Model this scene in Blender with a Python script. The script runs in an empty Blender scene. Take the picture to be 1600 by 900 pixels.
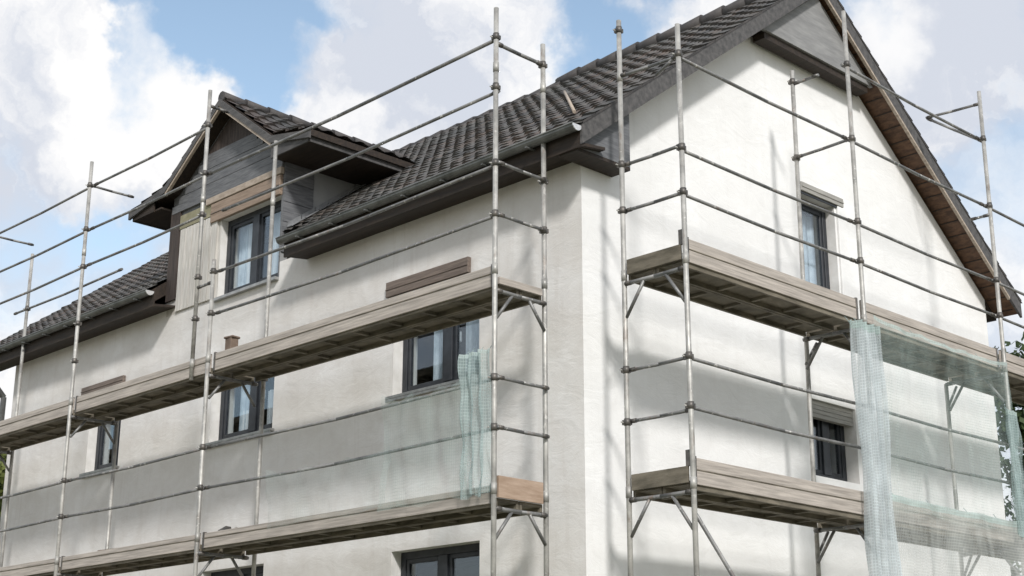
import bpy, bmesh, math, random
from mathutils import Vector, Matrix
random.seed(7)
R = math.radians
scene = bpy.context.scene
col = scene.collection

# ------------------------------------------------------------------ camera
cam_d = bpy.data.cameras.new('camera')
cam = bpy.data.objects.new('camera', cam_d)
col.objects.link(cam)
yaw, pitch, roll = -0.79713, 0.29480, 0.0016
fw = Vector((math.sin(yaw)*math.cos(pitch), math.cos(yaw)*math.cos(pitch), math.sin(pitch)))
rt = Vector((math.cos(yaw), -math.sin(yaw), 0))
up = rt.cross(fw)
r2 = rt*math.cos(roll) + up*math.sin(roll)
u2 = up*math.cos(roll) - rt*math.sin(roll)
m = Matrix((r2, u2, -fw)).transposed().to_4x4()
m.translation = Vector((9.0508, -9.7765, 1.5))
cam.matrix_world = m
cam_d.sensor_width = 36
cam_d.lens = 36*2293.9/1600
cam_d.shift_y = 0.0018
cam_d.clip_end = 3000
scene.camera = cam
CAMP = m.translation.copy()

# ------------------------------------------------------------------ sun and sky
SUN_A, SUN_E = 32, 36          # azimuth from the gable's normal towards the street side, elevation
sd = Vector((math.cos(R(SUN_E))*math.cos(R(SUN_A)), -math.cos(R(SUN_E))*math.sin(R(SUN_A)), math.sin(R(SUN_E))))
sun_d = bpy.data.lights.new('sun', 'SUN')
sun_d.energy = 2.9
sun_d.angle = R(6.5)
sun_d.color = (1.0, 0.972, 0.94)
sun = bpy.data.objects.new('sun', sun_d)
col.objects.link(sun)
sun.rotation_euler = sd.to_track_quat('Z', 'Y').to_euler()
sun.location = (20, -15, 30)

scene.view_settings.view_transform = 'Standard'
scene.view_settings.look = 'None'
scene.view_settings.exposure = 0.2
scene.view_settings.gamma = 1
scene.view_settings.use_curve_mapping = False

world = bpy.data.worlds.new('World')
scene.world = world
world.use_nodes = True
wt = world.node_tree
wt.nodes.clear()


class NT:
    """tiny node-graph writer"""
    def __init__(s, t):
        s.t = t
    def n(s, typ, **kw):
        nd = s.t.nodes.new(typ)
        for k, v in kw.items():
            setattr(nd, k, v)
        return nd
    def put(s, sock, v):
        if hasattr(v, 'is_output'):
            s.t.links.new(v, sock)
        elif v is not None:
            sock.default_value = v
    def math(s, op, a, b=None, c=None, clamp=False):
        nd = s.n('ShaderNodeMath', operation=op, use_clamp=clamp)
        for i, v in enumerate((a, b, c)):
            s.put(nd.inputs[i], v)
        return nd.outputs[0]
    def vec(s, op, a, b=None, scale=None):
        nd = s.n('ShaderNodeVectorMath', operation=op)
        s.put(nd.inputs[0], a)
        if b is not None:
            s.put(nd.inputs[1], b)
        if scale is not None:
            s.put(nd.inputs['Scale'], scale)
        return nd.outputs['Value'] if op in ('DOT_PRODUCT', 'LENGTH', 'DISTANCE') else nd.outputs[0]
    def noise(s, v, scale, detail=4, rough=.55, dist=0.0, out='Fac'):
        nd = s.n('ShaderNodeTexNoise')
        if v is not None:
            s.put(nd.inputs['Vector'], v)
        nd.inputs['Scale'].default_value = scale
        nd.inputs['Detail'].default_value = detail
        nd.inputs['Roughness'].default_value = rough
        nd.inputs['Distortion'].default_value = dist
        return nd.outputs[out]
    def mix(s, f, a, b):
        nd = s.n('ShaderNodeMix', data_type='RGBA')
        s.put(nd.inputs[0], f)
        s.put(nd.inputs[6], a)
        s.put(nd.inputs[7], b)
        return nd.outputs[2]
    def mapr(s, v, a, b, c=0., d=1., smooth=False):
        nd = s.n('ShaderNodeMapRange')
        nd.interpolation_type = 'SMOOTHSTEP' if smooth else 'LINEAR'
        s.put(nd.inputs[0], v)
        for i, q in enumerate((a, b, c, d)):
            nd.inputs[i+1].default_value = q
        return nd.outputs[0]


def pixdir(px, py):
    d = r2*((px-800)/2293.9) + u2*(-(py-452.9)/2293.9) + fw
    return d.normalized()


w = NT(wt)
tc = w.n('ShaderNodeTexCoord')
sky = w.n('ShaderNodeTexSky', sky_type='NISHITA')
sky.sun_disc = False
sky.sun_elevation = R(SUN_E)
sky.sun_rotation = math.atan2(sd.x, sd.y)
sky.air_density = 1.0
sky.dust_density = 0.6
sky.ozone_density = 1.5
dirv = tc.outputs['Generated']
nz = w.noise(dirv, 5.0, 5, .6, out='Color')
wob = w.vec('ADD', w.vec('SCALE', w.vec('SUBTRACT', nz, (.5, .5, .5)), scale=.20),
            w.vec('SCALE', w.vec('SUBTRACT', w.noise(dirv, 22.0, 5, .65, out='Color'), (.5, .5, .5)), scale=.07))
dw = w.vec('NORMALIZE', w.vec('ADD', dirv, wob))
cov = w.mapr(w.noise(dirv, 3.2, 6, .58), .34, .60, .42, 1.0)
# openings in the cloud layer: direction, angular radius (rad), depth
for (px, py, rad, dep) in ((255, 55, .085, 1.05), (400, 120, .075, .85), (960, 45, .075, .85), (540, 20, .05, .45),
                           (1385, 15, .05, .7), (20, 225, .03, .3), (90, 310, .06, .22), (30, 400, .06, .22), (1560, 330, .07, .2)):
    d = w.vec('DOT_PRODUCT', dw, tuple(pixdir(px, py)))
    cov = w.math('SUBTRACT', cov, w.mapr(d, math.cos(rad), 1.0, 0., dep, True))
for (px, py, rad, dep) in ((90, 60, .04, .75), (170, 180, .085, .8), (330, 170, .05, .4), (480, 45, .07, .5), (700, 60, .08, .5), (1200, 100, .1, .4),
                           (1480, 110, .09, .7), (540, 200, .06, .5), (700, 160, .05, .5), (860, 70, .04, .3)):
    d = w.vec('DOT_PRODUCT', dw, tuple(pixdir(px, py)))
    cov = w.math('ADD', cov, w.mapr(d, math.cos(rad), 1.0, 0., dep, True))
cov = w.math('ADD', cov, w.math('MULTIPLY', w.math('SUBTRACT', w.noise(dirv, 12.0, 6, .6), .5), .75))
mask = w.mapr(cov, .15, 1.05, 0., 1., True)
bright = w.mapr(w.noise(dw, 8.5, 7, .62), .36, .62, 0., 1., True)
for (px, py, rad, dep) in ((1500, 110, .09, .9), (650, 70, .06, .45), (70, 300, .07, .5), (1420, 60, .05, -.9), (190, 170, .07, -.9), (440, 25, .05, -.6)):
    d = w.vec('DOT_PRODUCT', dw, tuple(pixdir(px, py)))
    bright = w.math('SUBTRACT', bright, w.mapr(d, math.cos(rad), 1.0, 0., dep, True), clamp=True)
cloud = w.mix(bright, (5.9, 6.25, 7.0, 1), (8.8, 8.75, 8.75, 1))
skyc = w.vec('MULTIPLY', sky.outputs[0], (2.35, 2.1, 1.75))   # thin bright haze over the blue
final = w.mix(mask, skyc, cloud)
bg = w.n('ShaderNodeBackground')
bg.inputs[1].default_value = 0.1
wt.links.new(final, bg.inputs[0])
wo = w.n('ShaderNodeOutputWorld')
wt.links.new(bg.outputs[0], wo.inputs[0])

# ------------------------------------------------------------------ materials
def new_mat(name):
    mt = bpy.data.materials.new(name)
    mt.use_nodes = True
    t = mt.node_tree
    b = t.nodes['Principled BSDF']
    return mt, NT(t), b, t.nodes['Material Output']


def solid(name, c1, c2, scale=6., rough=.6, metal=0., bump=0., bscale=40., stretch=None, spec=.4, lo=.35, hi=.65, detail=5):
    mt, g, b, out = new_mat(name)
    v = g.n('ShaderNodeTexCoord').outputs['Object']
    if stretch:
        v = g.vec('MULTIPLY', v, stretch)
    f = g.mapr(g.noise(v, scale, detail, .6), lo, hi)
    g.put(b.inputs['Base Color'], g.mix(f, (*c1, 1), (*c2, 1)))
    b.inputs['Roughness'].default_value = rough
    b.inputs['Metallic'].default_value = metal
    b.inputs['Specular IOR Level'].default_value = spec
    if bump:
        bp = g.n('ShaderNodeBump')
        bp.inputs['Strength'].default_value = bump
        bp.inputs['Distance'].default_value = .01
        g.put(bp.inputs['Height'], g.noise(v, bscale, 4, .6))
        g.put(b.inputs['Normal'], bp.outputs[0])
    return mt


def plaster(name, c1, c2, cdirt, streak=.5):
    """trowelled render: broad tone patches, faint float marks, weathering streaks"""
    mt, g, b, out = new_mat(name)
    v = g.n('ShaderNodeTexCoord').outputs['Object']
    big = g.mapr(g.noise(v, .7, 6, .62, .6), .38, .62)
    mid = g.mapr(g.noise(v, 3.2, 7, .68, .5), .38, .66)
    c = g.mix(big, (*c1, 1), (*c2, 1))
    c = g.mix(g.math('MULTIPLY', mid, streak), c, (*cdirt, 1))
    st = g.mapr(g.noise(g.vec('MULTIPLY', v, (6., 6., .45)), 1.5, 5, .62), .55, .72)
    c = g.mix(g.math('MULTIPLY', st, streak), c, (*cdirt, 1))
    # hand-sized trowel passes of slightly different drying tone
    vo = g.n('ShaderNodeTexVoronoi', feature='F1')
    g.put(vo.inputs['Vector'], g.vec('ADD', g.vec('MULTIPLY', v, (1, 1, 1.8)), g.vec('SCALE', g.noise(v, 2.0, 3, .5, out='Color'), scale=.9)))
    vo.inputs['Scale'].default_value = 1.7
    patch = g.mapr(g.vec('DOT_PRODUCT', vo.outputs['Color'], (.33, .33, .33)), .2, .8, 0., .5*streak+.05)
    c = g.mix(patch, c, (*cdirt, 1))
    g.put(b.inputs['Base Color'], c)
    b.inputs['Roughness'].default_value = .9
    b.inputs['Specular IOR Level'].default_value = .15
    bp = g.n('ShaderNodeBump')
    bp.inputs['Strength'].default_value = .3
    bp.inputs['Distance'].default_value = .012
    h = g.math('ADD', g.math('MULTIPLY', g.noise(v, 70, 3, .6), .5), g.math('MULTIPLY', g.noise(g.vec('MULTIPLY', v, (1, 1, 2.2)), 2.4, 5, .6, 1.2), 2.2))
    g.put(bp.inputs['Height'], h)
    g.put(b.inputs['Normal'], bp.outputs[0])
    return mt


M = {}
M['plaster'] = plaster('grey base render', (.69, .675, .65), (.765, .755, .74), (.55, .515, .475), .34)
M['plaster_white'] = plaster('white gable render', (.765, .765, .755), (.83, .83, .82), (.64, .63, .61), .22)
M['reveal'] = solid('white reveal plaster', (.62, .61, .58), (.74, .73, .71), 5, .85, bump=.2)
M['soffit_dark'] = solid('dark stained eave boards', (.020, .015, .012), (.040, .028, .020), 3, .7, stretch=(1, 8, 8), bump=.2)
M['soffit_brown'] = solid('brown stained soffit boards', (.060, .031, .018), (.14, .075, .042), 3.0, .65, stretch=(3, 3, 10), bump=.2)
M['barge'] = solid('dark grey barge boards', (.055, .054, .054), (.105, .10, .098), 4, .7, stretch=(1, 4, 4), bump=.15)
M['batten'] = solid('pale raw batten wood', (.30, .245, .195), (.44, .375, .31), 4, .75, stretch=(2, 6, 6))
M['slate'] = solid('slate grey cladding', (.095, .099, .106), (.17, .173, .18), 5, .6, stretch=(1, 1, 10), bump=.15)
M['panel'] = solid('grey cement panel', (.25, .26, .265), (.33, .335, .335), 2.5, .7, bump=.1)
M['trim'] = solid('pale grey tie cord', (.42, .41, .39), (.56, .55, .53), 4, .7)
M['apex'] = solid('shaded grey gable cladding', (.20, .20, .20), (.28, .28, .275), 3, .7, stretch=(1, 1, 6))  # grey set darker: the shade under the apex is put into the colour
M['zinc'] = solid('dull zinc gutter', (.10, .104, .10), (.18, .185, .18), 6, .42, metal=.45, spec=.5)
M['zinc_bright'] = solid('bright zinc end cap', (.62, .63, .64), (.78, .78, .79), 12, .35, metal=.5)
M['frame'] = solid('anthracite window frame', (.018, .021, .026), (.034, .038, .045), 8, .4)
M['sill'] = solid('grey aluminium sill', (.28, .285, .28), (.42, .42, .41), 9, .4, metal=.4)
M['shutter'] = solid('brown roller shutter box', (.125, .098, .082), (.225, .18, .15), 3, .65, stretch=(1, 8, 14), bump=.15)
M['shutter_warm'] = solid('warm brown shutter box', (.20, .145, .105), (.33, .25, .19), 3, .6, stretch=(1, 8, 14), bump=.15)
M['shutter_grey'] = solid('grey shutter box', (.26, .25, .23), (.38, .37, .34), 4, .6, stretch=(1, 1, 12))
M['white_board'] = solid('off white vertical boards', (.44, .42, .38), (.62, .60, .565), 5, .8, stretch=(8, 8, .6), bump=.2)
M['olive_board'] = solid('olive primer board', (.20, .19, .12), (.30, .28, .19), 5, .8)


def tube_mat(name, a, bcol, rust=.5):
    """galvanised tube: dull zinc, rust bleeding in short runs, dried mortar splashes"""
    mt, g, b, out = new_mat(name)
    v = g.n('ShaderNodeTexCoord').outputs['Object']
    c = g.mix(g.mapr(g.noise(v, 5, 5, .6), .35, .65), (*a, 1), (*bcol, 1))
    r = g.mapr(g.noise(g.vec('MULTIPLY', v, (3, 3, 1.2)), 3.1, 6, .7), .57, .70)
    c = g.mix(g.math('MULTIPLY', r, rust), c, (.15, .085, .05, 1))
    sp = g.mapr(g.noise(v, 24, 3, .5), .63, .67)
    c = g.mix(g.math('MULTIPLY', sp, .7), c, (.52, .51, .48, 1))
    g.put(b.inputs['Base Color'], c)
    b.inputs['Metallic'].default_value = .3
    g.put(b.inputs['Roughness'], g.mapr(g.noise(v, 9, 4, .6), .3, .7, .38, .65))
    return mt


M['galv'] = tube_mat('galvanised scaffold tube', (.25, .245, .23), (.46, .45, .42))
M['galv_dark'] = tube_mat('dull grey guard rail tube', (.12, .122, .122), (.25, .248, .24), .6)
M['coupler'] = solid('worn steel coupler', (.07, .068, .065), (.17, .155, .14), 12, .5, metal=.5)
M['toe'] = solid('weathered toe board wood', (.25, .225, .20), (.50, .45, .40), 4.5, .8, stretch=(.5, .5, 12), bump=.25, lo=.3, hi=.7, detail=8)
M['toe_orange'] = solid('fresh orange brown board', (.29, .205, .145), (.42, .315, .24), 3.2, .75, stretch=(1, 1, 7), bump=.2)
M['deck'] = solid('worn deck boards', (.085, .075, .055), (.20, .175, .135), 2.6, .8, stretch=(1.2, 1.2, 5), bump=.25)
M['ridge'] = solid('ridge tiles', (.036, .035, .036), (.078, .070, .066), 5, .65, bump=.2)
M['curtain'] = solid('pale hung curtain', (.62, .64, .67), (.84, .85, .87), 4, .9, stretch=(9, 9, .5))
M['film'] = solid('bluish protective film', (.42, .48, .54), (.72, .77, .82), 4, .5, stretch=(2, 2, 1.2))
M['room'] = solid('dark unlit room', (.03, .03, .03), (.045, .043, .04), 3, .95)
M['lead'] = solid('grey lead flashing', (.19, .195, .20), (.30, .305, .31), 6, .5, metal=.3)
M['infill'] = solid('dark grey brown gable boards', (.035, .027, .024), (.075, .058, .05), 3, .75, stretch=(10, 1, 1), bump=.2)
M['block'] = solid('brown timber offcut', (.12, .085, .065), (.20, .15, .115), 8, .8)


def tile_mat(name, cols, sheen=.25):
    mt, g, b, out = new_mat(name)
    uv = g.n('ShaderNodeUVMap').outputs[0]
    cell = g.vec('FLOOR', uv)
    wn = g.n('ShaderNodeTexWhiteNoise', noise_dimensions='3D')
    g.put(wn.inputs['Vector'], cell)
    rmp = g.n('ShaderNodeValToRGB')
    e = rmp.color_ramp.elements
    e[0].position, e[0].color = 0, (*cols[0], 1)
    e[1].position, e[1].color = 1, (*cols[-1], 1)
    for i, c in enumerate(cols[1:-1]):
        q = e.new((i+1)/(len(cols)-1))
        q.color = (*c, 1)
    g.put(rmp.inputs[0], wn.outputs['Value'])
    v = g.n('ShaderNodeTexCoord').outputs['Object']
    big = g.mapr(g.noise(v, .55, 4, .6, .5), .38, .62)
    c = g.mix(g.math('MULTIPLY', big, .55), rmp.outputs[0], (.062, .064, .060, 1))
    fine = g.mapr(g.noise(v, 11, 6, .75), .54, .70)
    c = g.mix(g.math('MULTIPLY', fine, .6), c, (.21, .20, .175, 1))
    moss = g.mapr(g.noise(v, 2.2, 6, .7), .55, .72)
    c = g.mix(g.math('MULTIPLY', moss, .45), c, (.055, .058, .040, 1))
    g.put(b.inputs['Base Color'], c)
    b.inputs['Roughness'].default_value = .62
    b.inputs['Specular IOR Level'].default_value = sheen
    bp = g.n('ShaderNodeBump')
    bp.inputs['Strength'].default_value = .3
    bp.inputs['Distance'].default_value = .01
    g.put(bp.inputs['Height'], g.noise(v, 35, 4, .65))
    g.put(b.inputs['Normal'], bp.outputs[0])
    return mt


M['tile'] = tile_mat('roof tiles', [(.034, .033, .034), (.070, .060, .055), (.105, .078, .064), (.050, .049, .050), (.115, .105, .096), (.045, .040, .038)])
M['tile_d'] = tile_mat('dormer roof tiles', [(.026, .026, .028), (.045, .042, .042), (.065, .050, .044), (.036, .036, .038)])


def glass_mat():
    mt, g, b, out = new_mat('window glass')
    g.t.nodes.remove(b)
    tr = g.n('ShaderNodeBsdfTransparent')
    tr.inputs[0].default_value = (.90, .93, .94, 1)
    gl = g.n('ShaderNodeBsdfGlossy')
    gl.inputs['Roughness'].default_value = .03
    gl.inputs['Color'].default_value = (.9, .95, 1, 1)
    lw = g.n('ShaderNodeLayerWeight')
    lw.inputs[0].default_value = .5
    refl = g.math('MULTIPLY_ADD', g.math('POWER', lw.outputs['Facing'], 3.0), .55, .06)
    mx = g.n('ShaderNodeMixShader')
    g.put(mx.inputs[0], refl)
    g.t.links.new(tr.outputs[0], mx.inputs[1])
    g.t.links.new(gl.outputs[0], mx.inputs[2])
    g.t.links.new(mx.outputs[0], out.inputs[0])
    return mt


M['glass'] = glass_mat()


def net_mat(name, colr, lo, hi, scale=2.2):
    """fine debris mesh: part open weave, part thread that also lets light through"""
    mt, g, b, out = new_mat(name)
    g.t.nodes.remove(b)
    v = g.n('ShaderNodeTexCoord').outputs['Object']
    tr = g.n('ShaderNodeBsdfTransparent')
    df = g.n('ShaderNodeBsdfDiffuse')
    tl = g.n('ShaderNodeBsdfTranslucent')
    c = g.mix(g.mapr(g.noise(v, 5, 4, .6), .35, .65), (*colr, 1), tuple(min(1, q*1.25) for q in colr)+(1,))
    g.put(df.inputs[0], c)
    g.put(tl.inputs[0], c)
    m1 = g.n('ShaderNodeMixShader')
    m1.inputs[0].default_value = .35
    g.t.links.new(df.outputs[0], m1.inputs[1])
    g.t.links.new(tl.outputs[0], m1.inputs[2])
    m2 = g.n('ShaderNodeMixShader')
    vv = g.vec('MULTIPLY', v, (1, 1, .35))
    f = g.mapr(g.noise(vv, scale, 5, .6, .6), .34, .66, lo, hi)
    sx = g.n('ShaderNodeSeparateXYZ')
    g.put(sx.inputs[0], v)
    hu = g.math('ABSOLUTE', g.math('SINE', g.math('MULTIPLY', g.math('ADD', sx.outputs[0], sx.outputs[1]), 105.)))
    hv = g.math('ABSOLUTE', g.math('SINE', g.math('MULTIPLY', sx.outputs[2], 105.)))
    weave = g.math('MINIMUM', hu, hv)
    f = g.math('MULTIPLY', f, g.mapr(weave, .05, .5, 1.4, .85), clamp=True)
    g.put(m2.inputs[0], f)
    g.t.links.new(tr.outputs[0], m2.inputs[1])
    g.t.links.new(m1.outputs[0], m2.inputs[2])
    g.t.links.new(m2.outputs[0], out.inputs[0])
    return mt


M['net'] = net_mat('green debris netting', (.44, .54, .51), .10, .32)
M['hem'] = net_mat('netting hem', (.46, .55, .53), .6, .85, 5)
M['net_thin'] = net_mat('faint debris netting', (.42, .50, .48), .05, .22)
M['net_white'] = net_mat('milky debris netting', (.60, .63, .61), .30, .58)
M['net_bunch'] = net_mat('gathered debris netting', (.40, .49, .485), .34, .66, 5)
M['net_bunch_pale'] = net_mat('pale gathered debris netting', (.60, .65, .665), .32, .64, 5)


def leaf_mat(name, a, bcol):
    mt, g, b, out = new_mat(name)
    inf = g.n('ShaderNodeNewGeometry')
    f = inf.outputs['Random Per Island']
    v = g.n('ShaderNodeTexCoord').outputs['Object']
    big = g.mapr(g.noise(v, .9, 3, .5), .35, .65)
    c = g.mix(g.math('MULTIPLY_ADD', f, .55, g.math('MULTIPLY', big, .45)), (*a, 1), (*bcol, 1))
    g.put(b.inputs['Base Color'], c)
    b.inputs['Roughness'].default_value = .55
    b.inputs['Specular IOR Level'].default_value = .3
    tl = g.n('ShaderNodeBsdfTranslucent')
    g.put(tl.inputs[0], c)
    mx = g.n('ShaderNodeMixShader')
    mx.inputs[0].default_value = .3
    g.t.links.new(b.outputs[0], mx.inputs[1])
    g.t.links.new(tl.outputs[0], mx.inputs[2])
    g.t.links.new(mx.outputs[0], out.inputs[0])
    return mt


M['leaf_dark'] = leaf_mat('dark green leaves', (.022, .042, .016), (.075, .11, .038))
M['leaf_pale'] = leaf_mat('yellow green leaves', (.06, .085, .02), (.17, .19, .055))
M['bark'] = solid('bark', (.06, .05, .04), (.13, .11, .09), 6, .9, stretch=(6, 6, 1), bump=.5)


def ground_mat():
    mt, g, b, out = new_mat('building site ground')
    v = g.n('ShaderNodeTexCoord').outputs['Object']
    f = g.mapr(g.noise(v, .12, 6, .6), .42, .58)
    f2 = g.mapr(g.noise(v, 3.5, 6, .7), .35, .7)
    c = g.mix(f, (.30, .27, .22, 1), (.09, .12, .045, 1))
    c = g.mix(g.math('MULTIPLY', f2, .5), c, (.22, .19, .15, 1))
    g.put(b.inputs['Base Color'], c)
    b.inputs['Roughness'].default_value = .95
    bp = g.n('ShaderNodeBump')
    bp.inputs['Strength'].default_value = .6
    bp.inputs['Distance'].default_value = .05
    g.put(bp.inputs['Height'], g.noise(v, 9, 6, .7))
    g.put(b.inputs['Normal'], bp.outputs[0])
    return mt


M['ground'] = ground_mat()

# ------------------------------------------------------------------ mesh building
ORIG = {}


class MB:
    def __init__(s):
        s.v, s.f, s.mi, s.uv = [], [], [], {}
        s.mats = []
        s.smooth = set()
    def _m(s, mk):
        if mk not in s.mats:
            s.mats.append(mk)
        return s.mats.index(mk)
    def face(s, pts, mk, smooth=False):
        i = len(s.v)
        s.v += [tuple(p) for p in pts]
        s.f.append(tuple(range(i, i+len(pts))))
        s.mi.append(s._m(mk))
        if smooth:
            s.smooth.add(len(s.f)-1)
    def box(s, x0, x1, y0, y1, z0, z1, mk):
        i = len(s.v)
        s.v += [(x0, y0, z0), (x1, y0, z0), (x1, y1, z0), (x0, y1, z0), (x0, y0, z1), (x1, y0, z1), (x1, y1, z1), (x0, y1, z1)]
        for q in ((3, 2, 1, 0), (4, 5, 6, 7), (0, 1, 5, 4), (1, 2, 6, 5), (2, 3, 7, 6), (3, 0, 4, 7)):
            s.f.append(tuple(i+k for k in q))
            s.mi.append(s._m(mk))
    def obox(s, c, ax, ay, az, mk):
        """oriented box: centre and three half-axis vectors"""
        c, ax, ay, az = map(Vector, (c, ax, ay, az))
        i = len(s.v)
        for sz in (-1, 1):
            for sx, sy in ((-1, -1), (1, -1), (1, 1), (-1, 1)):
                s.v.append(tuple(c+ax*sx+ay*sy+az*sz))
        flip = ax.cross(ay).dot(az) < 0
        for q in ((3, 2, 1, 0), (4, 5, 6, 7), (0, 1, 5, 4), (1, 2, 6, 5), (2, 3, 7, 6), (3, 0, 4, 7)):
            q = q[::-1] if flip else q
            s.f.append(tuple(i+k for k in q))
            s.mi.append(s._m(mk))
    def tube(s, p, q, r, mk, n=10, r1=None):
        p, q = Vector(p), Vector(q)
        d = (q-p).normalized()
        a = d.orthogonal().normalized()
        b = d.cross(a)
        r1 = r if r1 is None else r1
        i = len(s.v)
        for k in range(n):
            t = 2*math.pi*k/n
            s.v.append(tuple(p+(a*math.cos(t)+b*math.sin(t))*r))
        for k in range(n):
            t = 2*math.pi*k/n
            s.v.append(tuple(q+(a*math.cos(t)+b*math.sin(t))*r1))
        mi = s._m(mk)
        for k in range(n):
            s.f.append((i+k, i+(k+1) % n, i+n+(k+1) % n, i+n+k))
            s.mi.append(mi)
            s.smooth.add(len(s.f)-1)
        s.f.append(tuple(i+k for k in range(n))[::-1])
        s.mi.append(mi)
        s.f.append(tuple(i+n+k for k in range(n)))
        s.mi.append(mi)
    def prism(s, poly, axis, a, b, mk):
        """extrude a 2-D polygon along X ('x': poly is (y,z)) or Y ('y': poly is (x,z))"""
        def P(t, q):
            return (t, q[0], q[1]) if axis == 'x' else (q[0], t, q[1])
        n = len(poly)
        i = len(s.v)
        s.v += [P(a, q) for q in poly]+[P(b, q) for q in poly]
        mi = s._m(mk)
        s.f.append(tuple(i+k for k in range(n)))
        s.mi.append(mi)
        s.f.append(tuple(i+n+k for k in range(n))[::-1])
        s.mi.append(mi)
        for k in range(n):
            s.f.append((i+k, i+n+k, i+n+(k+1) % n, i+(k+1) % n))
            s.mi.append(mi)
    def build(s, name, parent=None, mats=None, recalc=True):
        o0 = ORIG.get(parent.name, Vector((0, 0, 0))) if parent else Vector((0, 0, 0))
        me = bpy.data.meshes.new(name)
        me.from_pydata([tuple(Vector(p)-o0) for p in s.v], [], s.f)
        for mk in s.mats:
            me.materials.append(M[mk])
        me.polygons.foreach_set('material_index', s.mi)
        if s.smooth:
            me.polygons.foreach_set('use_smooth', [k in s.smooth for k in range(len(s.f))])
        if s.uv:
            lay = me.uv_layers.new(name='UVMap')
            for p in me.polygons:
                for li, vi in zip(p.loop_indices, p.vertices):
                    lay.data[li].uv = s.uv.get(vi, (0, 0))
        me.update()
        if recalc:
            bm = bmesh.new()
            bm.from_mesh(me)
            bmesh.ops.recalc_face_normals(bm, faces=bm.faces)
            bm.to_mesh(me)
            bm.free()
        ob = bpy.data.objects.new(name, me)
        col.objects.link(ob)
        if parent:
            ob.parent = parent
            ORIG[ob.name] = o0
        return ob


def bevel(o, wd=.006, seg=1):
    md = o.modifiers.new('bevel', 'BEVEL')
    md.width = wd
    md.segments = seg
    md.limit_method = 'ANGLE'
    return o


def thing(name, loc, label, cat, group=None):
    o = bpy.data.objects.new(name, None)
    o.empty_display_size = .3
    col.objects.link(o)
    o.location = loc
    ORIG[o.name] = Vector(loc)
    o['label'] = label
    o['category'] = cat
    if group:
        o['group'] = group
    return o


def recentre(o):
    """move a top-level mesh's origin to the base of its own shape"""
    vs = [v.co for v in o.data.vertices]
    c = Vector(((min(v.x for v in vs)+max(v.x for v in vs))/2, (min(v.y for v in vs)+max(v.y for v in vs))/2, min(v.z for v in vs)))
    o.data.transform(Matrix.Translation(-c))
    o.location = c
    return o


def tag(o, label, cat, group=None, kind=None):
    o['label'] = label
    o['category'] = cat
    if group:
        o['group'] = group
    if kind:
        o['kind'] = kind
    return o


# ------------------------------------------------------------------ ground
g = MB()
N, S = 40, 900.
for i in range(N):
    for j in range(N):
        x0, x1 = -S+2*S*i/N, -S+2*S*(i+1)/N
        y0, y1 = -S+2*S*j/N, -S+2*S*(j+1)/N
        g.face([(x0, y0, 0), (x1, y0, 0), (x1, y1, 0), (x0, y1, 0)], 'ground')
go = g.build('ground')
go['kind'] = 'structure'

# ================================================================== HOUSE
L, WD, RY = -11.75, 7.90, 3.95           # far end of the long facade, gable width, ridge line
EY, VX, VL = -.34, .35, -12.95           # eave line, gable verge, far verge
SL = .752                                # roof slope
def rz(y):                               # top of the tiled slope
    return 7.07+SL*(min(y, 2*RY-y)-EY)
TH = .22                                 # roof build-up under the tiles
house = thing('house', (-5.9, 3.95, 0), 'rendered two storey house with dark tiled roof and gabled dormer inside the scaffolding', 'house')


def wall_with_holes(name, a0, a1, z0, z1, holes, place, nrm, mk, depth=.22, rv='reveal', tops=None, th=.34):
    """wall sheet split round its openings, with reveal faces and a back sheet"""
    mb = MB()
    xs = sorted({a0, a1, *[h[0] for h in holes], *[h[1] for h in holes]})
    zs = sorted({z0, z1, *[h[2] for h in holes], *[h[3] for h in holes]})
    for i in range(len(xs)-1):
        for j in range(len(zs)-1):
            cx, cz = (xs[i]+xs[i+1])/2, (zs[j]+zs[j+1])/2
            if any(h[0] < cx < h[1] and h[2] < cz < h[3] for h in holes):
                continue
            q = [(xs[i], zs[j]), (xs[i+1], zs[j]), (xs[i+1], zs[j+1]), (xs[i], zs[j+1])]
            mb.face([place(a, z, 0) for a, z in q], mk)
            mb.face([place(a, z, th) for a, z in q], 'room')
    for h in holes:
        for (p, q) in (((h[0], h[2]), (h[0], h[3])), ((h[1], h[2]), (h[1], h[3])), ((h[0], h[3]), (h[1], h[3])), ((h[0], h[2]), (h[1], h[2]))):
            mb.face([place(*p, 0), place(*q, 0), place(*q, th), place(*p, th)], rv)
    return mb


front = lambda a, z, d: (a, d, z)
gab = lambda a, z, d: (-d, a, z)

# windows on the long facade: x0, x1, sill z, head z
W_up = [(-9.32, -8.46, 4.92, 6.02), (-6.28, -4.96, 4.92, 5.98), (-2.78, -1.43, 4.95, 6.04)]
W_gr = [(-9.32, -8.3, 2.15, 3.35), (-6.26, -4.99, 2.15, 3.37), (-2.73, -1.40, 2.15, 3.31)]
DX0, DX1 = -7.50, -4.97                  # dormer side walls
DZ = 6.72
mb = wall_with_holes('wall', L, 0, 0, DZ, W_up+W_gr, front, None, 'plaster')
for (a, b) in ((L, DX0), (DX1, 0)):
    mb.face([(a, 0, DZ), (b, 0, DZ), (b, 0, 6.97), (a, 0, 6.97)], 'plaster')
    mb.face([(a, .34, DZ), (b, .34, DZ), (b, .34, 6.97), (a, .34, 6.97)], 'room')
mb.build('wall', house, recalc=False)

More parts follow.
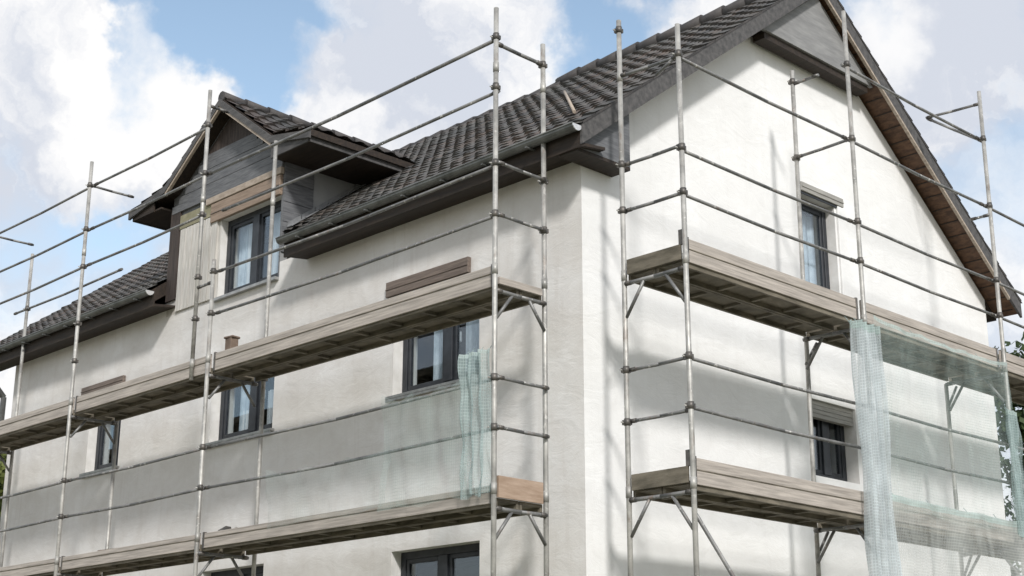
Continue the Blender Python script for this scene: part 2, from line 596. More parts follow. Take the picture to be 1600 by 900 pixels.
# gable wall: lower rectangle with two windows, then the triangle round the attic window
G_w = [(3.68, 4.56, 4.22, 5.08), (3.71, 4.40, 6.14, 7.52)]
mb = wall_with_holes('wall', 0, WD, 0, 6.10, [G_w[0]], gab, None, 'plaster_white', th=.34)
def uz(y):                               # underside of the roof at the gable
    return rz(y)-TH-.02
ys = sorted({0, WD, RY, G_w[1][0], G_w[1][1]}|{WD*k/24 for k in range(25)})
for i in range(len(ys)-1):
    a, b = ys[i], ys[i+1]
    inside = G_w[1][0] <= a and b <= G_w[1][1]
    if inside:
        mb.face([gab(a, 6.1, 0), gab(b, 6.1, 0), gab(b, G_w[1][2], 0), gab(a, G_w[1][2], 0)], 'plaster_white')
        mb.face([gab(a, G_w[1][3], 0), gab(b, G_w[1][3], 0), gab(b, uz(b), 0), gab(a, uz(a), 0)], 'plaster_white')
    else:
        mb.face([gab(a, 6.1, 0), gab(b, 6.1, 0), gab(b, uz(b), 0), gab(a, uz(a), 0)], 'plaster_white')
        mb.face([gab(a, 6.1, .34), gab(b, 6.1, .34), gab(b, uz(b), .34), gab(a, uz(a), .34)], 'room')
h = G_w[1]
for (p, q) in (((h[0], h[2]), (h[0], h[3])), ((h[1], h[2]), (h[1], h[3])), ((h[0], h[3]), (h[1], h[3])), ((h[0], h[2]), (h[1], h[2]))):
    mb.face([gab(*p, 0), gab(*q, 0), gab(*q, .34), gab(*p, .34)], 'reveal')
mb.build('wall', house, recalc=False)
# rear and far end walls
mb = MB()
mb.face([(L, WD, 0), (0, WD, 0), (0, WD, 6.97), (L, WD, 6.97)], 'plaster')
mb.build('wall', house, recalc=False)
mb = MB()
mb.face([(L, 0, 0), (L, WD, 0), (L, WD, uz(WD)), (L, RY, uz(RY)), (L, 0, uz(0))], 'plaster')
mb.build('wall', house, recalc=False)
mb = MB()                                # unseen floors and partitions added to block light inside the house
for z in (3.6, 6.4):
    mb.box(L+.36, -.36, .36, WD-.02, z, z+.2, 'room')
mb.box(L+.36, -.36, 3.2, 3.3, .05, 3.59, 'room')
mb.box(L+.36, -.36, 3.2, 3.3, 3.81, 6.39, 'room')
mb.build('light_block_floor', house)


def window(par, x0, x1, z0, z1, place, mull=1, split=.5, depth=.13, sill=True, shut=None, curtains=(), name='window', sillw=.06, child=True):
    """frame mesh with panes, curtains behind, sill and shutter box as children"""
    fr = MB()
    fw_ = .075
    def bx(mbb, a0, a1, c0, c1, d0, d1, mk):
        p, q = place(a0, c0, d0), place(a1, c1, d1)
        mbb.box(min(p[0], q[0]), max(p[0], q[0]), min(p[1], q[1]), max(p[1], q[1]), c0, c1, mk)
    bx(fr, x0, x0+fw_, z0, z1, depth, depth+.07, 'frame')
    bx(fr, x1-fw_, x1, z0, z1, depth, depth+.07, 'frame')
    bx(fr, x0+fw_, x1-fw_, z0, z0+fw_, depth, depth+.07, 'frame')
    bx(fr, x0+fw_, x1-fw_, z1-fw_, z1, depth, depth+.07, 'frame')
    cells = []
    if mull:
        xm = x0+(x1-x0)*split
        bx(fr, xm-.065, xm+.065, z0+fw_, z1-fw_, depth-.012, depth+.07, 'frame')
        cells = [(x0+fw_, xm-.065), (xm+.065, x1-fw_)]
    else:
        cells = [(x0+fw_, x1-fw_)]
    sash = .045
    for (a, b) in cells:
        bx(fr, a, a+sash, z0+fw_, z1-fw_, depth+.012, depth+.06, 'frame')
        bx(fr, b-sash, b, z0+fw_, z1-fw_, depth+.012, depth+.06, 'frame')
        bx(fr, a+sash, b-sash, z0+fw_, z0+fw_+sash, depth+.012, depth+.06, 'frame')
        bx(fr, a+sash, b-sash, z1-fw_-sash, z1-fw_, depth+.012, depth+.06, 'frame')
    def panes(target):
        for (a, b) in cells:
            p = MB() if target is None else target
            bx(p, a+sash, b-sash, z0+fw_+sash, z1-fw_-sash, depth+.03, depth+.038, 'glass')
            if target is None:
                p.build('pane', wobj)
    def drapes(target):
        for (a, b, c0, c1, mk) in curtains:
            p = MB() if target is None else target
            xa, xb = x0+(x1-x0)*a, x0+(x1-x0)*b
            za, zb = z0+(z1-z0)*c0, z0+(z1-z0)*c1
            n = 14
            pr = random.random()*6
            for k in range(n):
                ta, tb = k/n, (k+1)/n
                da = depth+.15+.02*math.sin(ta*26+pr)
                db = depth+.15+.02*math.sin(tb*26+pr)
                u, v_ = xa+(xb-xa)*ta, xa+(xb-xa)*tb
                p.face([place(u, za, da), place(v_, za, db), place(v_, zb, db), place(u, zb, da)], mk, True)
            if target is None:
                p.build('curtain', wobj, recalc=False)
    def sills(t):
        bx(t, x0-.05, x1+.05, z0-.035, z0-.002, -sillw, depth, 'sill')
        bx(t, x0-.05, x1+.05, z0-.065, z0-.035, -sillw, -sillw+.012, 'sill')
    if not child:                        # third level: everything of this window in one mesh
        panes(fr)
        drapes(fr)
        return fr.build(name, par, recalc=False)
    hx = cells[-1][0]+sash*.5
    bx(fr, hx-.012, hx+.012, (z0+z1)/2-.055, (z0+z1)/2+.055, depth+.07, depth+.10, 'zinc_bright')
    wobj = bevel(fr.build(name, par), .004)
    panes(None)
    drapes(None)
    if sill:
        t = MB()
        sills(t)
        bevel(t.build('sill', wobj), .004)
    if shut:
        a0, a1, c0, c1, d, mk = shut
        t = MB()
        bx(t, a0, a1, c0, c1, -d, 0.0-.002, mk)
        bx(t, a0+.01, a1-.01, c0-.03, c0-.002, -d*.5, -.004, 'frame')
        bx(t, a0, a1, (c0+c1)/2-.008, (c0+c1)/2+.008, -d-.008, -d-.001, mk)
        bevel(t.build('shutter_box', wobj), .005)
    return wobj


window(house, *W_up[0], front, 1, .62, curtains=((.62, .96, .05, .6, 'curtain'), (.2, .55, .5, .98, 'film')), shut=(-9.55, -8.42, 6.03, 6.15, .045, 'shutter'))
window(house, *W_up[1], front, 1, .55, curtains=((.18, .5, .05, .95, 'film'), (.6, .97, .05, .55, 'curtain'), (.22, .46, .03, .38, 'curtain')))
window(house, *W_up[2], front, 1, .55, curtains=((.24, .55, .03, .98, 'film'), (.62, .97, .03, .98, 'film')), shut=(-2.88, -1.56, 6.06, 6.23, .05, 'shutter'))
window(house, *W_gr[0], front, 0)
window(house, *W_gr[1], front, 1, .5, curtains=((.55, .95, .0, .8, 'film'),))
window(house, *W_gr[2], front, 1, .5)
window(house, *G_w[0], gab, 1, .55, depth=.16, sill=False, shut=None)
window(house, *G_w[1], gab, 0, depth=.12, sill=True, curtains=((.02, .98, .22, .93, 'film'),), shut=(3.70, 4.56, 7.53, 7.64, .035, 'shutter_grey'))
# rolled shutter hanging in the head of the lower gable window, pale insulation strip beside the attic window
mb = MB()
for k in range(4):
    mb.box(-.10, -.03, 3.69, 4.55, 4.885+k*.048, 4.885+k*.048+.044, 'shutter_grey')
mb.build('roller_shutter', house)
mb = MB()
mb.box(.002, .03, 4.44, 4.60, 5.9, 7.525, 'plaster_white')
bevel(mb.build('insulation_strip', house), .006)

# ---- roof -----------------------------------------------------------
CW, CH = .19, .22


def tile_slope(mb, x0, x1, y0, y1, side, mk='tile', f=None, ns=6):
    """profiled tiles on a slope: side=1 faces the street, -1 the back"""
    f = f or rz
    c = math.sqrt(1+SL*SL)
    v0, v1 = (y0-EY)*c, (y1-EY)*c
    rows = [v0]
    k = math.floor(v0/CH)+1
    while k*CH < v1-1e-4:
        rows += [k*CH-.001, k*CH]
        k += 1
    rows.append(v1)
    n = max(2, round((x1-x0)/CW*ns))
    base = len(mb.v)
    nrm = Vector((0, -SL, 1)).normalized()
    for ri, v in enumerate(rows):
        kk = v/CH
        t = kk-math.floor(kk+1e-6)
        if ri < len(rows)-1 and ri % 2 == 1:       # top edge of the course below
            t = 1.0
        for i in range(n+1):
            x = x0+(x1-x0)*i/n
            ph = (x/CW) % 1.0
            wv = .010*math.sin(ph*2*math.pi)+.004*math.sin(ph*4*math.pi+.6)
            hsh = math.sin(math.floor(x/CW)*12.9+math.floor(kk+.001-(1 if t == 1.0 else 0))*78.2)*43758.5
            jit = (hsh-math.floor(hsh)-.5)*.012
            hgt = .021*(1-t)+wv+jit
            y = EY+v/c
            p = Vector((x, y, 7.07+SL*(y-EY)))+nrm*hgt
            if side < 0:
                p.y = 2*RY-p.y
            mb.uv[len(mb.v)] = (x/CW+.001, kk-(1e-3 if t == 1.0 else -1e-3))
            mb.v.append(tuple(p))
    mi = mb._m(mk)
    for r_ in range(len(rows)-1):
        for i in range(n):
            a = base+r_*(n+1)+i
            q = (a, a+1, a+n+2, a+n+1)
            mb.f.append(q if side > 0 else q[::-1])
            mb.mi.append(mi)


EX = -4.42                               # where the right-hand eave stops beside the dormer
mb = MB()
tile_slope(mb, EX, VX, EY-.03, RY, 1)
tile_slope(mb, DX1+.0, EX, .02, RY, 1)
tile_slope(mb, DX0, DX1, 1.5, RY, 1)
tile_slope(mb, VL, DX0, EY-.03, RY, 1)
tile_slope(mb, VL, VX, EY-.03, RY, -1, ns=3)
roof = mb.build('roof', house, recalc=False)

mb = MB()                                # rafters and boarding under the tiles
def slab(x0, x1, y0, y1, t0, t1, mk, back=False):
    pl = [(y0, rz(y0)-t1), (y1, 7.07+SL*(y1-EY)-t1), (y1, 7.07+SL*(y1-EY)-t0), (y0, rz(y0)-t0)]
    if back:
        pl = [(2*RY-a, b) for a, b in pl]
    mb.prism(pl, 'x', x0, x1, mk)
for (a, b, y0) in ((EX, -.02, EY+.02), (DX1, EX-.002, .36), (DX0, DX1-.002, 1.5), (L+.02, DX0-.002, EY+.02)):
    slab(a, b, y0, RY-.002, .035, TH, 'soffit_dark')
slab(L+.02, -.02, EY+.02, RY-.002, .035, TH, 'soffit_dark', True)
mb.build('roof_deck', roof)
mb = MB()                                # overhanging verge boards at the gables
slab(-.018, VX-.045, EY+.02, RY-.002, .035, TH-.03, 'soffit_brown')
slab(-.018, VX-.045, EY+.02, RY-.002, .035, TH-.03, 'soffit_brown', True)
for k in range(24):                      # board joints on the underside of the far verge
    y = 2*RY-(EY+.1+k*.18)
    z = rz(y)-TH+.027
    mb.obox((.135, y, z-.003), (.125, 0, 0), (0, .005, -.005*SL), (0, .003*SL, .003), 'soffit_dark')
mb.build('soffit', roof)
mb = MB()
slab(VL+.045, L-.002, EY+.02, RY-.002, .035, TH-.03, 'soffit_dark')
slab(VL+.045, L-.002, EY+.02, RY-.002, .035, TH-.03, 'soffit_dark', True)
mb.build('soffit', roof)
for bk in (False, True):
    for x0, x1 in ((VX-.043, VX-.012), (VL+.012, VL+.043)):
        mb = MB()
        slab(x0, x1, EY, RY-.002, .03, TH+.01, 'barge', bk)
        ob = mb.build('bargeboard', roof)
    if bk:
        mb = MB()
        slab(VX-.046, VX-.008, EY+.3, RY-.05, TH+.012, TH+.045, 'batten', True)
        mb.build('verge_batten', roof)
mb = MB()                                # dark undercloak showing beneath the verge tiles
for bk in (False, True):
    slab(VX-.04, VX-.004, EY, RY-.002, .002, .028, 'ridge', bk)
mb.build('undercloak', roof)
mb = MB()                                # ridge caps: missing beyond the middle of the roof
n = 0
x = VX-.02
while x > -3.9:
    mb.tube((x, RY, rz(RY)+.015), (x-.42, RY, rz(RY)-.005), .105, 'ridge', 10, .092)
    x -= .36
x = -3.95
while x > VL+.3:
    mb.tube((x, RY, rz(RY)-.075), (x-.42, RY, rz(RY)-.09), .115, 'ridge', 8, .10)
    x -= .36
mb.build('ridge_cap', roof)

# eaves: sloping soffit board, fascia and half round gutter in two runs
def eave_run(x0, x1, cap):
    e = MB()
    e.prism([(EY+.03, 6.83), (-.002, 6.87), (-.002, 6.90), (EY+.03, 6.86)], 'x', x0, x1, 'soffit_dark')
    e.prism([(EY+.005, 6.82), (EY+.029, 6.82), (EY+.029, 7.03), (EY+.005, 7.03)], 'x', x0, x1, 'soffit_dark')
    e.build('eave_board', house)
    gt = MB()
    seg = 8
    cy, cz, r = EY-.055, 7.02, .06
    for k in range(seg):
        a, b = math.pi+math.pi*k/seg, math.pi+math.pi*(k+1)/seg
        for rr, fl in ((r, 1), (r-.006, -1)):
            q = [(x0, cy+rr*math.cos(a), cz+rr*math.sin(a)), (x1, cy+rr*math.cos(a), cz+rr*math.sin(a)),
                 (x1, cy+rr*math.cos(b), cz+rr*math.sin(b)), (x0, cy+rr*math.cos(b), cz+rr*math.sin(b))]
            gt.face(q, 'zinc', True)
    gt.tube((x0, cy-r, cz+.004), (x1, cy-r, cz+.004), .009, 'zinc', 6)
    xx = x0+.4
    while xx < x1:
        gt.box(xx-.012, xx+.012, cy-r-.008, EY+.004, cz-.075, cz-.062, 'zinc')
        xx += .62
    for xe in (x0, x1):
        gt.prism([(cy+r*math.cos(math.pi+math.pi*k/8)*1.02, cz+r*math.sin(math.pi+math.pi*k/8)*1.02) for k in range(9)], 'x', xe-.004, xe+.006,
                 'zinc_bright' if xe == cap else 'zinc')
    return gt.build('gutter', house, recalc=False)
eave_run(EX, VX-.03, VX-.03)
eave_run(VL+.03, DX0+.22, DX0+.22)
mb = MB()                                # boxed return of the eave on the gable side
mb.prism([(EY+.03, 6.835), (.44, 6.835), (.44, rz(.44)-TH-.005), (EY+.03, rz(EY+.03)-TH+.06)], 'x', .225, .25, 'slate')
mb.box(.003, .249, EY+.03, .44, 6.80, 6.833, 'soffit_dark')
mb.box(.003, .224, .415, .439, 6.836, 7.25, 'slate')
mb.build('eave_return', house)
mb = MB()                                # boarded triangle under the apex
zb = 9.2
y0 = EY+(zb-(7.07-TH))/SL
mb.prism([(y0+.03, zb), (2*RY-y0-.03, zb), (RY, rz(RY)-TH-.04)], 'x', .19, .235, 'apex')
mb.box(.003, .189, y0+.06, 2*RY-y0-.06, zb+.012, zb+.03, 'soffit_dark')
mb.box(.04, .20, y0+.10, 2*RY-y0-.10, zb-.085, zb-.002, 'soffit_dark')
mb.build('apex_panel', house)
mb = MB()                                # zinc downpipe at the far corner
pts = [(-12.0, EY-.055, 6.96), (-12.0, EY-.055, 6.80), (L-.10, -.10, 6.38), (L-.10, -.10, .1)]
for p, q in zip(pts, pts[1:]):
    mb.tube(p, q, .045, 'zinc')
for z in (1.5, 3.6, 5.6):
    mb.tube((L-.10, -.10, z), (L-.10, -.10, z+.06), .055, 'coupler')
mb.build('downpipe', house)

# ---- dormer ---------------------------------------------------------
dorm = MB()
AX, AZ = -6.15, 9.44
prof = [(-8.26, 8.40), (-7.36, 8.56), (AX, AZ), (-4.94, 8.56), (-4.15, 8.40)]
DF = -.22                                # verge in front of the dormer
# front wall round the window
dw0, dw1, dz0, dz1 = -6.30, DX1-.03, 6.78, 7.84
def fq(a, b, c, d, mk, y=0):
    dorm.face([(a, y, c), (b, y, c), (b, y, d), (a, y, d)], mk)
fq(DX0, DX1, DZ, dz0, 'plaster')
fq(DX0, dw0, dz0, 8.14, 'white_board')
fq(dw1, DX1, dz0, 8.14, 'slate')
fq(dw0, dw1, dz1, 8.14, 'slate')
dorm.face([(DX0, 0, 8.14), (DX1, 0, 8.14), (DX1, 0, 8.52), (AX, 0, AZ-.12), (DX0, 0, 8.52)], 'slate')
for (p, q) in (((dw0, dz0), (dw0, dz1)), ((dw1, dz0), (dw1, dz1)), ((dw0, dz1), (dw1, dz1)), ((dw0, dz0), (dw1, dz0))):
    dorm.face([(p[0], 0, p[1]), (q[0], 0, q[1]), (q[0], .3, q[1]), (p[0], .3, p[1])], 'reveal')
# cheeks down to the main roof
for xs_ in (DX1, DX0):
    dorm.face([(xs_, 0, DZ), (xs_, 0, 8.5), (xs_, 1.95, 8.5), (xs_, .1, 7.14), (xs_, .1, DZ)], 'panel')
dormer = dorm.build('dormer', house, recalc=False)
# roof of the dormer
t = MB()
c2 = math.sqrt(1+SL*SL)
def dslope(pts, flip):
    """tiled strip following a polyline (x,z) from eave to ridge, running back in y"""
    Ls = [0]
    for a, b in zip(pts, pts[1:]):
        Ls.append(Ls[-1]+math.hypot(b[0]-a[0], b[1]-a[1]))
    def at(s):
        for i in range(len(Ls)-1):
            if s <= Ls[i+1]+1e-9:
                q = (s-Ls[i])/(Ls[i+1]-Ls[i])
                a, b = pts[i], pts[i+1]
                dx, dz = (b[0]-a[0]), (b[1]-a[1])
                ln = math.hypot(dx, dz)
                nx, nz_ = -dz/ln, dx/ln
                if nz_ < 0:
                    nx, nz_ = -nx, -nz_
                return a[0]+dx*q, a[1]+dz*q, nx, nz_
    rows = [0]
    k = 1
    ch = .27
    while k*ch < Ls[-1]-.02:
        rows += [k*ch-.001, k*ch]
        k += 1
    rows.append(Ls[-1])
    ny = 66
    base = len(t.v)
    for ri, s in enumerate(rows):
        x, z, nx, nz_ = at(s)
        kk = s/ch
        tt = 1.0 if (ri % 2 == 1 and ri < len(rows)-1) else kk-math.floor(kk+1e-6)
        for j in range(ny+1):
            y = DF+(3.0-DF)*j/ny
            ph = (y/.24) % 1
            hg = .03*(1-tt)+.016*math.sin(ph*2*math.pi)
            t.uv[len(t.v)] = (y/.24+40.5, kk-(1e-3 if tt == 1.0 else -1e-3)+(30 if flip else 0))
            t.v.append((x+nx*hg, y, z+nz_*hg))
    mi = t._m('tile_d')
    for r_ in range(len(rows)-1):
        for j in range(ny):
            a = base+r_*(ny+1)+j
            t.f.append((a, a+1, a+ny+2, a+ny+1))
            t.mi.append(mi)
dslope(prof[:3], False)
dslope([prof[4], prof[3], prof[2]], True)
def dslab(pts, t0, t1, y0, y1, mk):
    for a, b in zip(pts, pts[1:]):
        t.prism([(a[0], a[1]-t1), (b[0], b[1]-t1), (b[0], b[1]-t0), (a[0], a[1]-t0)], 'y', y0, y1, mk)
dslab(prof, .01, .09, DF+.005, 2.6, 'soffit_dark')
droof = t.build('dormer_roof', dormer, recalc=False)
t = MB()
for (a, b) in zip(prof, prof[1:]):       # bargeboards at the front verge
    t.prism([(a[0], a[1]-.125), (b[0], b[1]-.125), (b[0], b[1]-.03), (a[0], a[1]-.03)], 'y', DF-.03, DF+.002, 'barge')
t.build('bargeboard', dormer)
t = MB()
for (a, b) in zip(prof[1:3], prof[2:4]):
    t.prism([(a[0], a[1]-.165), (b[0], b[1]-.165), (b[0], b[1]-.128), (a[0], a[1]-.128)], 'y', DF-.02, DF+.02, 'batten')
t.build('verge_batten', dormer)
t = MB()
y = DF
while y < 2.9:
    t.tube((AX, y, AZ+.012), (AX, y+.42, AZ), .078, 'ridge', 10, .068)
    y += .36
t.build('ridge_cap', dormer)
t = MB()                                 # flat boxed eaves each side
t.box(-8.20, DX0-.002, DF+.03, 1.3, 8.26, 8.285, 'soffit_dark')
t.box(-8.22, -8.20, DF+.02, 1.3, 8.25, 8.37, 'barge')
t.box(-8.20, DX0-.16, DF+.006, DF+.028, 8.25, 8.38, 'soffit_dark')
t.build('boxed_eave', dormer)
t = MB()
t.box(DX1+.002, -4.21, DF+.03, 1.36, 8.26, 8.285, 'soffit_dark')
t.box(-4.21, -4.19, DF+.02, 1.36, 8.25, 8.37, 'barge')
t.box(DX1+.002, -4.21, DF+.006, DF+.028, 8.25, 8.38, 'barge')
t.build('boxed_eave', dormer)
t = MB()                                 # front cladding: horizontal boards, lintel strip, dark gable infill
z = 8.20
k = 0
while z < 8.80:
    half = (AZ-.16-(z+.1))/((AZ-8.56)/1.21)-.02
    x0, x1 = max(DX0, AX-half), min(DX1, AX+half)
    t.box(x0, x1, -.035+.004*(k % 2), -.002, z, z+.103, 'slate')
    z += .108
    k += 1
t.build('gable_cladding', dormer)
t = MB()
zt = z
half = (AZ-.16-zt)/((AZ-8.56)/1.21)-.01
t.prism([(AX-half, zt), (AX+half, zt), (AX, AZ-.15)], 'y', -.022, -.003, 'infill')
t.build('gable_infill', dormer)
t = MB()
t.box(-6.62, DX1+.01, -.06, -.002, 8.10, 8.19, 'batten')
bevel(t.build('lintel_strip', dormer), .006)
t = MB()
t.box(-6.50, DX1-.01, -.05, -.002, 7.835, 8.09, 'shutter_warm')
t.box(-6.50, DX1-.01, -.058, -.051, 7.95, 7.965, 'shutter')
bevel(t.build('shutter_box', dormer), .005)
t = MB()                                 # corner board and boards left of the window
for k in range(6):
    xx = -7.24+k*.15
    t.box(xx, xx+.13, -.028, -.002, 6.80, 7.93, 'white_board')
t.box(-7.26, -6.33, -.032, -.002, 7.94, 8.13, 'olive_board')
t.build('board_panel', dormer)
t = MB()
t.box(DX0-.002, -7.275, -.03, -.002, 6.98, 8.24, 'infill')
t.build('corner_board', dormer)
t = MB()
for k in range(9):                       # lapped slates on the front part of the right cheek
    z0 = 7.10+k*.13
    t.box(DX1+.002, DX1+.02+.006*(k % 2), .0, .44, z0, z0+.125, 'slate') if z0 > 7.33 else t.box(DX1+.002, DX1+.02, .0, .02+(z0-7.08)*1.2, z0, z0+.125, 'slate')
t.build('cheek_slates', dormer)
t = MB()                                 # stepped lead flashing where the cheek meets the tiles
yy = .06
while yy < 1.45:
    a, b = Vector((DX1+.065, yy, rz(yy)+.045)), Vector((DX1+.065, yy+.21, rz(yy+.21)+.045))
    dv = (b-a)/2
    t.obox((a+b)/2, (.06, 0, 0), dv, (0, -.004*SL, .004), 'lead')
    t.obox((a+b)/2+Vector((-.034, 0, .03)), (.004, 0, 0), dv, (0, 0, .03), 'lead')
    yy += .20
t.build('flashing', dormer)
window(dormer, dw0, dw1, dz0, dz1, front, 1, .5, .10, curtains=((.20, .46, .02, .98, 'curtain'), (.56, .98, .02, .98, 'curtain'), (.05, .2, .02, .98, 'film')), child=False)
t = MB()
t.box(dw0-.05, dw1+.03, -.06, .09, dz0-.04, dz0-.004, 'sill')
t.build('sill', dormer)

# ================================================================== SCAFFOLDS
TR = .0242


def scaffold_tools(par):
    def pole(x, y, z0, z1, rings=(), lean=(0, 0)):
        s = MB()
        zz = z0+.0
        s.tube((x, y, z0), (x+lean[0], y+lean[1], z1), TR, 'galv', 12)
        for rzv in rings:
            if z0 < rzv < z1:
                f = (rzv-z0)/(z1-z0)
                cx, cy = x+lean[0]*f, y+lean[1]*f
                s.tube((cx, cy, rzv-.032), (cx, cy, rzv+.032), TR+.006, 'coupler', 10)
                s.box(cx-.048, cx-.02, cy-.018, cy+.018, rzv-.022, rzv+.022, 'coupler')
                s.box(cx-.014, cx+.014, cy+.018, cy+.05, rzv-.02, rzv+.02, 'coupler')
                s.tube((cx-.034, cy-.045, rzv), (cx-.034, cy+.04, rzv), .007, 'galv', 6)
        if z0 < .5:
            s.box(x-.075, x+.075, y-.075, y+.075, .012, .02, 'coupler')
            s.tube((x, y, .02), (x, y, .3), .03, 'coupler', 10)
        z = 1.55
        while z < z1-.4:                 # spigot joints of the stacked frames
            if z > z0:
                f = (z-z0)/(z1-z0)
                s.tube((x+lean[0]*f, y+lean[1]*f, z-.05), (x+lean[0]*f, y+lean[1]*f, z+.05), TR+.004, 'galv', 10)
            z += 2.0
        return s.build('upright_pole', par)
    def rail(p, q, nm='guard_rail', r=.0165):
        s = MB()
        p, q = Vector(p), Vector(q)
        d = (q-p).normalized()
        mid = (p+q)/2-Vector((0, 0, .006*(q-p).length))   # a slight sag
        s.tube(p, mid, r, 'galv_dark', 10)
        s.tube(mid, q, r, 'galv_dark', 10)
        for a in (p+d*.05, q-d*.05):
            s.tube(a-d*.03, a+d*.03, r+.005, 'coupler', 8)
        return s.build(nm, par)
    def strut(p, q, nm='bracket', r=.016):
        s = MB()
        s.tube(p, q, r, 'galv_dark', 8)
        return s.build(nm, par)
    return pole, rail, strut


def deck_bay(par, along, a0, a1, inner, outer, z, toe_h, toe_mk='toe', toe_drop=.05, twodeck=True):
    """planks with under-ribs between two frames; toe board on the outer side is its sub-part"""
    sgn = 1 if outer > inner else -1
    d = MB()
    e = .03
    wtot = abs(outer-inner)-.06
    npl = 2
    pw = wtot/npl
    def bx(t, u0, u1, v0, v1, z0, z1, mk):
        v0, v1 = min(v0, v1), max(v0, v1)
        if along == 'x':
            t.box(u0, u1, v0, v1, z0, z1, mk)
        else:
            t.box(v0, v1, u0, u1, z0, z1, mk)
    for k in range(npl):
        v0 = inner+sgn*(.02+k*pw+.006)
        v1 = inner+sgn*(.02+(k+1)*pw-.006)
        bx(d, a0+e, a1-e, v0, v1, z-.03, z, 'deck')
        for vv in (v0, v1-sgn*.03):       # side rails of each platform
            bx(d, a0+e, a1-e, vv, vv+sgn*.03, z-.075, z-.031, 'deck')
        u = a0+.35
        while u < a1-.2:
            bx(d, u, u+.045, v0+sgn*.032, v1-sgn*.032, z-.06, z-.0305, 'deck')
            u += .52
    dk = d.build('deck_platform', par)
    t = MB()
    vo = outer-sgn*.055
    bx(t, a0+.035, a1-.035, vo, vo+sgn*.028, z-toe_drop, z+toe_h, toe_mk)
    bx(t, a0+.036, a1-.036, vo+sgn*.0285, vo+sgn*.034, z+toe_h*.45, z+toe_h*.45+.012, 'deck')
    for u in (a0+.045, a1-.075):
        bx(t, u, u+.03, vo-sgn*.006, vo+sgn*.036, z-toe_drop-.006, z+toe_h+.012, 'coupler')
    bevel(t.build('toe_board', dk), .004)
    return dk


# ---- long side ------------------------------------------------------
F = [-.125, -4.755, -7.881, -10.788, -13.70]
YO, YI = -1.03, -.375
fs = thing('scaffold', (-5.9, -.7, 0), 'tubular steel scaffold along the long grey facade with the dormer and three upper windows', 'scaffold', 'scaffolds around the house')
pole, rail, strut = scaffold_tools(fs)
zA, zB = 3.48, 5.45
rings_o = (4.09, 4.54, 6.08, 6.58, 7.35, 7.87, 8.49)
pole(F[0], YO, .0, 8.17, rings_o)
pole(F[0], YI, .0, 8.02, (6.08, 6.58, 7.80), (-.02, 0))
pole(F[1], YO, .0, 6.72, rings_o, (-.04, 0))
pole(F[1]-.36, YO, 5.36, 8.94, rings_o)
pole(F[1]+.12, YI, .0, 8.33, (5.4,))
pole(F[2], YO, .0, 8.82, rings_o, (-.05, 0))
pole(F[2], YI, .0, 5.40, ())
pole(F[3], YO, .0, 8.62, rings_o)
pole(F[3], YI, .0, 8.35, (7.5,))
pole(F[4], YO, .0, 6.5, rings_o)
pole(F[4], YI, .0, 6.5, ())
for z in (4.09, 4.54):
    for i in range(4):
        rail((F[i], YO+.045, z), (F[i+1], YO+.045, z))
    rail((F[0]+.03, YO, z), (F[0]+.03, YI, z), 'end_rail')
for z in (6.08, 6.58, 7.32):
    rail((F[0], YO+.045, z), (F[1], YO+.045, z))
rail((F[0], YO+.045, 7.87), (F[1]-.36, YO+.045, 7.87), r=.019)
for z in (7.37, 7.87, 8.49):
    rail((F[1]-.36, YO+.045, z), (F[2], YO+.045, z))
    rail((F[2], YO+.045, z), (F[3], YO+.045, z))
rail((F[2]-.2, YI, 7.50), (F[3]-.4, YI, 7.50), 'inner_rail')
for z in (6.07, 6.58):
    rail((F[0]+.03, YO, z), (F[0]-.02+.03, YI, z), 'end_rail')
rail((F[0], YO, 7.80), (F[0]-.02, YI, 7.80), 'end_rail', .019)
for x, z in ((F[2]-.05, 8.49), (F[3], 8.49)):
    rail((x, YO, z), (x, YI, z), 'end_rail')
rail((F[1]-.36, YO, 8.74), (F[1]-.36, YO+.28, 8.74), 'end_rail')
rail((F[1]-.36, YO, 6.45), (F[1]-.04, YO, 6.45), 'tie_tube')
for fx in F:                              # transoms and corner brackets under the decks
    for z in (1.48, zA, zB):
        rail((fx, YO, z-.10), (fx, YI, z-.10), 'transom', .020)
        strut((fx, YO+.02, z-.36), (fx, YO+.22, z-.11))
        strut((fx, YI-.02, z-.36), (fx, YI-.22, z-.11))
for i in range(4):
    deck_bay(fs, 'x', F[i+1], F[i], YI, YO, zA, .11)
    deck_bay(fs, 'x', F[i+1], F[i], YI, YO, zB, .15)
mb = MB()                                 # end toe boards
mb.box(F[0]-.02, F[0]+.008, YO+.05, YI-.05, zA+.0, zA+.19, 'toe_orange')
mb.build('end_toe_board', fs)
mb = MB()
mb.box(F[0]-.02, F[0]+.008, YO+.05, YI-.05, zB-.03, zB+.035, 'toe')
mb.build('end_toe_board', fs)
strut((F[3], YO, .25), (F[2], YO, 3.3), 'brace', .02)

